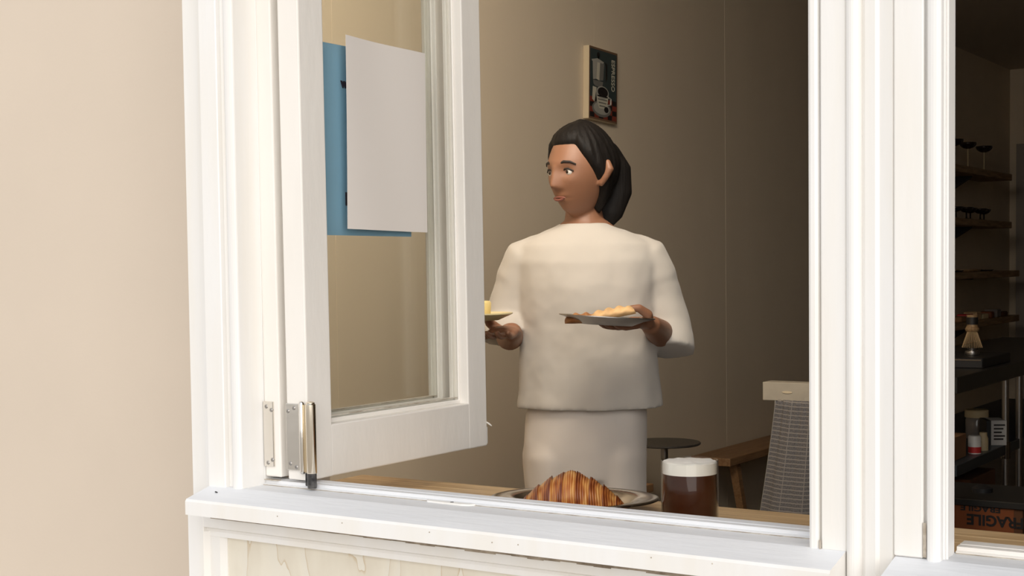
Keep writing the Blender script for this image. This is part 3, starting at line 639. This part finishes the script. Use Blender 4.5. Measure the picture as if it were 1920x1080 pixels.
# things on the lower shelf
jr = thing('lidded_jar', (-1.560, 5.75, .6405), 'wide jar with a cream screw lid on the lower table shelf', 'jar')
bm = bmesh.new(); bm_lathe(bm, [(0, 0), (.040, 0), (.043, .006), (.043, .075), (.038, .085), (0, .085)], seg=32); obj('jar_body', bm, m_jar, jr, True, auto=40)
bm = bmesh.new(); bm_lathe(bm, [(0, .085), (.0455, .085), (.046, .088), (.046, .112), (.043, .1155), (0, .116)], seg=32); obj('lid', bm, m_lid, jr, True, auto=40)
tj = thing('small_tub', (-1.445, 5.30, .640), 'small white tub with a red band on the lower table shelf', 'tub')
bm = bmesh.new(); bm_lathe(bm, [(0, .003), (.0235, .003), (.0235, .025), (0, .025)], seg=28); obj('red_band', bm, m_red, tj, True, auto=40)
bm = bmesh.new(); bm_lathe(bm, [(0, 0), (.0232, 0), (.0232, .003), (0, .003)], seg=28); obj('tub_base', bm, m_whitepl, tj, True, auto=40)
bm = bmesh.new(); bm_lathe(bm, [(0, .025), (.0235, .025), (.0235, .060), (.021, .066), (0, .067)], seg=28); obj('tub_body', bm, m_whitepl, tj, True, auto=40)
tj2 = tag(obj('small_bottle', (lambda b: (bm_lathe(b, [(0, 0), (.018, 0), (.018, .045), (.014, .055), (.014, .067), (0, .067)], seg=24), b)[1])(bmesh.new()), m_lid, None, True, auto=40), 'short cream bottle just right of the red and white tub', 'bottle'); tj2.location = (-1.440, 5.40, .640)
bxp = thing('printed_box', (-1.455, 5.62, .640), 'black and white printed carton next to the steel table leg', 'box', rz=.5)
bm = bmesh.new(); bm_box(bm, -.045, .004, -.055, .055, 0, .095, .001); obj('carton', bm, m_black, bxp)
bm = bmesh.new(); bm_box(bm, -.028, .0305, -.0562, .0557, .0, .0955, .001); 
obj('white_panel', bm, m_print, bxp)
for k, z in enumerate((.078, .064, .050, .036, .024)):
    bm = bmesh.new(); bm_box(bm, -.018, .024-.006*(k % 3), -.0572, -.0560, z-.003, z+.003); obj('print_line', bm, m_postblk, bxp)
cb = box('cardboard_box', -.10, .072, -.12, .12, 0, .085, m_card, None, .002); cb.location = (-1.520, 5.08, .640); tag(cb, 'open brown cardboard box at the near end of the lower table shelf', 'box')
cb2 = box('paper_pad', -.045, .045, -.06, .06, 0, .012, m_whitepl, None, .001); cb2.location = (-1.545, 5.15, .7265); tag(cb2, 'white paper pad resting on the cardboard box', 'paper')
bm = bmesh.new(); bm_lathe(bm, [(0, 0), (.022, 0), (.022, .055), (.008, .075), (.008, .09), (0, .09)], seg=20); o = obj('squeeze_bottle', bm, m_whitepl, None, True, auto=40); o.location = (-1.535, 5.03, .7265); tag(o, 'white squeeze bottle standing on the cardboard box', 'bottle')
# cartons on the floor
c2 = box('carton', -.16, .16, -.17, .17, 0, .55, m_carddark, None, .003); c2.location = (-1.60, 5.40, 0); tag(c2, 'tall dark orange brown carton standing under the work table', 'box')
fb = thing('fragile_carton', (-1.28, 4.36, 0), 'orange carton marked FRAGILE upside down, standing low behind the right window', 'box')
bm = bmesh.new(); bm_box(bm, -.185, .27, -.15, .15, 0, .630, .002); obj('carton_body', bm, m_carddark, fb)
bm = bmesh.new(); bm_box(bm, -.180, .245, -.1512, -.150, .545, .629); obj('orange_label', bm, m_orange, fb)
bm = bmesh.new(); bm_box(bm, -.20, .32, -.158, .158, .630, .650, .002); obj('lid_flap', bm, m_blackm, fb)
X180 = Matrix.Rotation(PI, 4, 'Y')
def front_text(s, size, x, z, sx_=1.0, bold=.001): return text_mesh('lettering', s, size, m_postblk, fb, Matrix.Translation((x, -.1518, z)) @ Matrix.Rotation(PI/2, 4, 'X') @ Matrix.Rotation(PI, 4, 'Z') @ Matrix.Scale(sx_, 4, (1, 0, 0)), bold)
front_text('FRAGILE', .043, .192, .592, 1.02, .0014)
front_text('FRAGILE', .024, .150, .625, 1.3, .0008)
bm = bmesh.new(); bm_lathe(bm, [(0, 0), (.030, 0), (.030, .012), (.012, .022), (0, .022)], seg=24); o = obj('rubber_bung', bm, m_black, None, True, auto=40); o.location = (-1.165, 4.36, .650); tag(o, 'round black lid lying on the orange carton', 'lid')

# ================================================================== PERSON
AZ = math.radians(30.3); P0 = Vector((-math.sin(AZ)*3.70, math.cos(AZ)*3.70, 0))
pe = thing('person', P0, 'person in a loose cream top and white trousers carrying two plates, head turned left', 'person', rz=AZ)
HC = Vector((-.012, -.017, 1.588)); HY = math.radians(-44)          # head centre, turn (towards image left)
HM = Matrix.Translation(HC) @ Matrix.Rotation(HY, 4, 'Z') @ Matrix.Rotation(math.radians(3), 4, 'X')
def g(x, s): return math.exp(-(x/s)**2)
def head_pt(th, ph, grow=0):
    """th azimuth (0 = face -y), ph latitude"""
    x = math.sin(th)*math.cos(ph); y = -math.cos(th)*math.cos(ph); z = math.sin(ph)
    X = x*.074; Y = y*.093; Z = z*.116
    front = max(0, -y)
    if Z < .02:
        t = min(1, (.02-Z)/.13); X *= 1-.34*t**1.3
        if y > 0: Y *= 1-.55*t
        else: Y *= 1-.06*t
    if y > 0 and Z > -.03: Y *= 1.06
    d = 0
    f = max(0, front)**1.5
    d += -.010*g(abs(X)-.031, .015)*g(Z-.004, .014)*f            # sockets
    d += .004*g(X, .05)*g(Z-.028, .012)*f                         # brow ridge
    if -.046 < Z < .02:
        tt = (.02-Z)/.054; amp = .004+.021*min(1, tt)**1.3 if Z > -.034 else .025*max(0, (Z+.046)/.012)
        d += amp*g(X, .0085+.005*min(1, max(0, tt)))*f
    d += .0065*g(X, .024)*(g(Z+.056, .006)+1.05*g(Z+.069, .007))*f - .004*g(X, .024)*g(Z+.0625, .003)*f
    d += .015*g(X, .024)*g(Z+.096, .018)*f                        # chin
    d += .004*g(abs(X)-.045, .02)*g(Z+.018, .02)*f                # cheek bones
    v = Vector((X, Y - d, Z)); 
    if grow: v += Vector((x, y, z)).normalized()*grow
    return v
body = bmesh.new()
# head grid
NT, NP = 96, 80; G = []
for j in range(1, NP):
    ph = -PI/2+PI*j/NP; G.append([body.verts.new(HM @ head_pt(2*PI*i/NT, ph)) for i in range(NT)])
for a, b in zip(G, G[1:]):
    for i in range(NT): body.faces.new((a[i], a[(i+1) % NT], b[(i+1) % NT], b[i]))
body.faces.new(list(reversed(G[0]))); body.faces.new(G[-1])
# ears
for s in (-1, 1):
    e = [HM @ Vector((s*.073, .000, -.030)), HM @ Vector((s*.084, .004, -.014)), HM @ Vector((s*.092, .012, .006)), HM @ Vector((s*.086, .012, .022))]
    bm_limb(body, e, [.008, .010, .0125, .009], 12)
# neck, trunk (torso covered by the top)
bm_tube(body, [(-.004, .026, 1.56), (-.004, .022, 1.50), (-.002, .014, 1.455), (-.002, .008, 1.42)], [(.044, .046), (.046, .048), (.054, .054), (.085, .07)], 24, ref=(1, 0, 0))
bm_limb(body, [(0, .004, 1.42), (0, 0, 1.36), (0, 0, 1.22), (0, 0, 1.08), (0, 0, .96)], [(.09, .06), (.15, .088), (.145, .09), (.120, .085), (.145, .095)], 24)
# legs
for s in (-1, 1):
    bm_limb(body, [(s*.080, 0, .93), (s*.080, -.005, .75), (s*.082, -.01, .50), (s*.085, .01, .36), (s*.085, .012, .10)], [.070, .062, .050, .050, .036], 16)
    bm_limb(body, [(s*.085, .02, .05), (s*.090, -.06, .035), (s*.095, -.14, .022)], [.036, .036, .026], 12)
# arms
SHL, ELL, WRL = Vector((.158, .005, 1.378)), Vector((.205, .035, 1.160)), Vector((.160, -.172, 1.200))     # image right
SHR, ELR, WRR = Vector((-.158, .005, 1.378)), Vector((-.205, .035, 1.160)), Vector((-.186, -.150, 1.185))   # image left
for a, b, c in ((SHL, ELL, WRL), (SHR, ELR, WRR)):
    bm_limb(body, [a.lerp(b, .15), a.lerp(b, .5), b, b.lerp(c, .35), c], [.042, .040, .036, .036, .025], 16)
def hand(bm, w, plate_c, side):
    """hand from wrist w reaching to plate centre, palm up under the rim, thumb over it"""
    d = (plate_c - w); d.z = 0; d.normalize(); upv = Vector((0, 0, 1)); lat = d.cross(upv)*side   # lat: thumb side
    pal = [w, w+d*.030+upv*.004, w+d*.062+upv*.006, w+d*.088+upv*.004]
    bm_tube(bm, [w-d*.01]+pal, [(.024, .019), (.025, .018), (.034, .015), (.040, .014), (.038, .011)], 16, ref=lat)
    base = w+d*.082
    lens = [.070, .078, .072, .056]
    for k in range(4):
        o = lat*(.030-.0195*k); p = base+o; L = lens[k]; fd = (d+lat*(.10-.07*k)).normalized()
        bm_limb(bm, [p-d*.012, p+fd*L*.42-upv*.004, p+fd*L*.74-upv*.001, p+fd*L*.98+upv*.006], [.0095, .0088, .0080, .0068], 10)
    t0 = w+d*.028+lat*.022+upv*.004
    bm_limb(bm, [t0, t0+lat*.020+d*.020+upv*.022, t0+lat*.018+d*.048+upv*.038, t0+lat*.008+d*.072+upv*.036], [.015, .0125, .0105, .0085], 12)
PLL = Vector((.050, -.285, 1.222))     # steel plate centre (local)
PRR = Vector((-.262, -.290, 1.229))
hand(body, WRL+Vector((0, 0, .004)), Vector((.050, -.262, 1.2)), -1)
hand(body, WRR, Vector((-.235, -.330, 1.2)), 1)
bo = obj('body', body, m_skin, pe, True)
rm = bo.modifiers.new('join', 'REMESH'); rm.mode = 'VOXEL'; rm.voxel_size = .0036; rm.use_smooth_shade = True
sm = bo.modifiers.new('smooth', 'SMOOTH'); sm.factor = .5; sm.iterations = 3
# eyes, lids, brows, lips
for s in (-1, 1):
    bm = bmesh.new(); bmesh.ops.create_uvsphere(bm, u_segments=20, v_segments=14, radius=.0115); bmesh.ops.transform(bm, matrix=HM @ Matrix.Translation((s*.031, -.0690, .003)), verts=bm.verts); e = obj('eye', bm, m_eye, pe, True)
    bm = bmesh.new(); bmesh.ops.create_uvsphere(bm, u_segments=16, v_segments=10, radius=.0060); bmesh.ops.transform(bm, matrix=HM @ Matrix.Translation((s*.031, -.0756, .003)), verts=bm.verts); obj('iris', bm, m_iris, e, True)
    bm = bmesh.new(); bm_limb(bm, [HM @ Vector((s*.018, -.0800, .004)), HM @ Vector((s*.025, -.0815, .0105)), HM @ Vector((s*.035, -.0800, .0115)), HM @ Vector((s*.046, -.0725, .005))], [.0018, .0024, .0024, .0016], 8); obj('eyelid', bm, m_brow, pe, True)
    bm = bmesh.new(); bm_limb(bm, [HM @ Vector((s*.014, -.0880, .024)), HM @ Vector((s*.027, -.0865, .029)), HM @ Vector((s*.042, -.0780, .0275)), HM @ Vector((s*.052, -.0685, .021))], [(.0022, .0030), (.0022, .0036), (.0020, .0030), (.0015, .0018)], 8); obj('eyebrow', bm, m_brow, pe, True)
bm = bmesh.new()
def lipline(zo, r, w):
    pts = []; 
    for k in range(9):
        x = -w+2*w*k/8; th = math.asin(max(-1, min(1, x/.066))); pts.append(HM @ Vector((x, -.0835+ x*x*9, -.0625+zo*(1-(x/w)**2))))
    return pts
bm_limb(bm, lipline(.0030, 0, .021), [(.001, .001)]+[(.0028, .0028)]*7+[(.001, .001)], 10); bm_limb(bm, lipline(-.0045, 0, .018), [(.001, .001)]+[(.0033, .0033)]*7+[(.001, .001)], 10)
obj('lips', bm, m_lip, pe, True)
# hair: cap swept back over the ears, low gathered mass at the nape
hb_ = bmesh.new(); NT, NP = 96, 60; G = []
def hair_r(th, ph):
    return .012+.002*math.sin(th*26+ph*4)+.0015*math.sin(th*61)
for j in range(1, NP):
    ph = -PI*.30+(PI*.30+PI/2)*j/NP; row = []
    for i in range(NT):
        th = 2*PI*i/NT; a = abs((th+PI) % (2*PI)-PI)            # 0 at the face
        v = head_pt(th, ph); n_ = Vector((math.sin(th)*math.cos(ph), -math.cos(th)*math.cos(ph), math.sin(ph)))
        # hairline: above forehead in front, dropping behind the ear
        line = .72 if a < .75 else (.72-(a-.75)*1.15 if a < 1.75 else -.43-(a-1.75)*1.5)
        k = (ph-line)/.16; k = max(-1, min(1, k)); gr = (hair_r(th, ph)+.010*(a/PI))*(.5+.5*k) if k > -1 else -.010
        if k < 0: gr = -.012*(-k)+gr*(1+k)
        row.append(hb_.verts.new(HM @ (v+n_*gr)))
    G.append(row)
for a, b in zip(G, G[1:]):
    for i in range(NT): hb_.faces.new((a[i], a[(i+1) % NT], b[(i+1) % NT], b[i]))
hb_.faces.new(list(reversed(G[0]))); hb_.faces.new(G[-1])
bm_limb(hb_, [HM @ Vector((0, .082, .045)), HM @ Vector((.004, .100, .0)), HM @ Vector((.010, .098, -.055)), HM @ Vector((.014, .080, -.110)), HM @ Vector((.012, .070, -.135))], [(.050, .034), (.062, .038), (.058, .034), (.040, .024), (.022, .014)], 28)
ho = obj('hair', hb_, m_hair, pe, True); r_ = ho.modifiers.new('join', 'REMESH'); r_.mode = 'VOXEL'; r_.voxel_size = .004; r_.use_smooth_shade = True; s_ = ho.modifiers.new('s', 'SMOOTH'); s_.iterations = 3

# loose top
def ring_loft(bm, rings, seg=64, fold=0, f0=0):
    """rings: (cx, cy, z, rx, ry, power)"""
    R = []
    for (cx, cy, z, rx, ry, amp) in rings:
        row = []
        for k in range(seg):
            a = 2*PI*k/seg; c, s = math.cos(a), math.sin(a)
            e = .86; X = math.copysign(abs(c)**e, c); Y = math.copysign(abs(s)**e, s)
            w = 1+amp*(math.sin(a*5+z*3+f0)*.6+math.sin(a*9+1.3+z*7)*.4)
            row.append(bm.verts.new((cx+rx*X*w, cy+ry*Y*w, z)))
        R.append(row)
    for a, b in zip(R, R[1:]):
        for k in range(seg): bm.faces.new((a[k], a[(k+1) % seg], b[(k+1) % seg], b[k]))
    bm.faces.new(list(reversed(R[0]))); bm.faces.new(R[-1])
tp = bmesh.new()
ring_loft(tp, [(.006, 0, .984, .188, .135, .045), (.006, 0, 1.02, .184, .132, .045), (.004, 0, 1.10, .176, .128, .04), (.002, 0, 1.20, .170, .124, .03), (0, 0, 1.30, .178, .124, .02), (0, 0, 1.36, .184, .114, .01), (0, .002, 1.405, .172, .096, 0), (0, .005, 1.431, .130, .078, 0), (-.002, .010, 1.450, .078, .066, 0), (-.003, .012, 1.459, .062, .060, 0)])
# sleeves reaching the elbow, bell shaped
def sleeve(s, sh, el, zend):
    bm_limb(tp, [sh+Vector((-s*.035, 0, .006)), sh+Vector((-s*.008, 0, -.006)), sh.lerp(el, .3)+Vector((s*.004, 0, 0))], [.050, .060, .062], 24)
    bm_tube(tp, [sh.lerp(el, .2), sh.lerp(el, .5)+Vector((s*.005, 0, 0)), sh.lerp(el, .8)+Vector((s*.010, -.010, 0)), Vector((el.x+s*.006, el.y-.030, zend+.03)), Vector((el.x+s*.004, el.y-.042, zend))], [.060, .062, .064, .068, .071], 28)
sleeve(1, SHL, ELL, 1.128); sleeve(-1, SHR, ELR, 1.165)
to = obj('loose_top', tp, m_cotton, pe, True)
r_ = to.modifiers.new('join', 'REMESH'); r_.mode = 'VOXEL'; r_.voxel_size = .006; r_.use_smooth_shade = True
s_ = to.modifiers.new('s', 'SMOOTH'); s_.iterations = 6; s_.factor = .6
tx_ = bpy.data.textures.new('folds', 'CLOUDS'); tx_.noise_scale = .09; dm = to.modifiers.new('d', 'DISPLACE'); dm.texture = tx_; dm.strength = .008; dm.mid_level = .5
tr = bmesh.new()
ring_loft(tr, [(0, 0, 1.02, .140, .105, .02), (-.004, 0, .97, .157, .116, .02), (-.008, 0, .88, .160, .118, .02), (-.010, 0, .80, .152, .112, .02)], 48)
for s in (-1, 1): bm_limb(tr, [(s*.078-.008, 0, .86), (s*.078-.006, 0, .72), (s*.085, 0, .45), (s*.088, .01, .14)], [(.084, .112), (.080, .105), (.076, .09), (.072, .08)], 28)
t_ = obj('trousers', tr, m_trouser, pe, True); r_ = t_.modifiers.new('join', 'REMESH'); r_.mode = 'VOXEL'; r_.voxel_size = .007; r_.use_smooth_shade = True
s_ = t_.modifiers.new('s', 'SMOOTH'); s_.iterations = 6; s_.factor = .6; dm = t_.modifiers.new('d', 'DISPLACE'); dm.texture = tx_; dm.strength = .005; dm.mid_level = .5
for s in (-1, 1):
    bm = bmesh.new(); bm_limb(bm, [(s*.085, .045, .045), (s*.090, -.04, .045), (s*.096, -.15, .033)], [(.042, .042), (.045, .044), (.040, .030)], 16); obj('shoe', bm, m_whitepl, pe, True)

# carried plates (top-level, held)
RM = Matrix.Translation(P0) @ Matrix.Rotation(AZ, 4, 'Z')
def wloc(v): return RM @ v
p1 = thing('serving_plate', wloc(PLL), 'oval steel plate held in the hand at the right of the picture', 'plate', rz=AZ+.25)
p1.rotation_euler = (0, math.radians(4), AZ+.25)
bm = bmesh.new(); bm_lathe(bm, [(0, -.012), (.060, -.012), (.085, .0), (.110, .006), (.118, .0065), (.118, .0045), (.088, -.004), (.062, -.015), (0, -.015)], seg=56, sy=.66); obj('dish', bm, m_steeld, p1, True, auto=50)
def pastry(name, lw, ww, hh, m, n=40):
    bm = bmesh.new(); NU, NV = 40, 24; R = []
    for i in range(NU+1):
        t = -1+2*i/NU; b = math.sqrt(max(0, 1-t**4))**.9+.001
        R.append([bm.verts.new((lw*t, ww*b*math.cos(2*PI*j/NV), max(0, hh*(.45+.55*math.sin(2*PI*j/NV))*b*(1+.12*math.sin(t*14+j*.5))))) for j in range(NV)])
    for a, b in zip(R, R[1:]):
        for k in range(NV): bm.faces.new((a[k], a[(k+1) % NV], b[(k+1) % NV], b[k]))
    return obj(name, bm, m, None, True)
m_toast = mat('toasted_crust', (.50, .25, .09), .6, noise_amt=.5, nscale=30, col2=(.26, .10, .03), bump=.5, bscale=60)
m_crumb = mat('golden_crumb', (.72, .46, .22), .7, noise_amt=.3, nscale=30, bump=.5, bscale=50)
for k, (x, y, a, m, lab) in enumerate(((-.045, .0, .05, m_toast, 'browned toasted slice on the left of the carried steel plate'), (.012, -.012, -.2, m_crumb, 'golden toasted slice overlapping the browned one on the carried plate'))):
    o = pastry('toast_slice', .058, .034, .024, m); o.location = wloc(PLL+Vector((x, y, -.010+.012*k))); o.rotation_euler = (0, -.18*k, AZ+a+.2); tag(o, lab, 'pastry')
p2 = thing('cake_plate', wloc(PRR+Vector((-.008, 0, .006))), 'pale yellow plate in the hand at the left, half hidden by the window sash', 'plate')
bm = bmesh.new(); bm_lathe(bm, [(0, -.008), (.058, -.008), (.085, .003), (.094, .005), (.094, .002), (.06, -.013), (0, -.013)], seg=48); obj('dish', bm, m_plate_y, p2, True, auto=50)
p3 = bmesh.new(); bm_lathe(p3, [(0, 0), (.050, 0), (.054, .004), (.056, .036), (.053, .041), (0, .042)], seg=40); o = obj('sponge_cake', p3, m_cake, None, True, auto=50); o.location = wloc(PRR+Vector((-.022, .0, -.002))); tag(o, 'round pale yellow sponge cake on the yellow plate', 'cake')
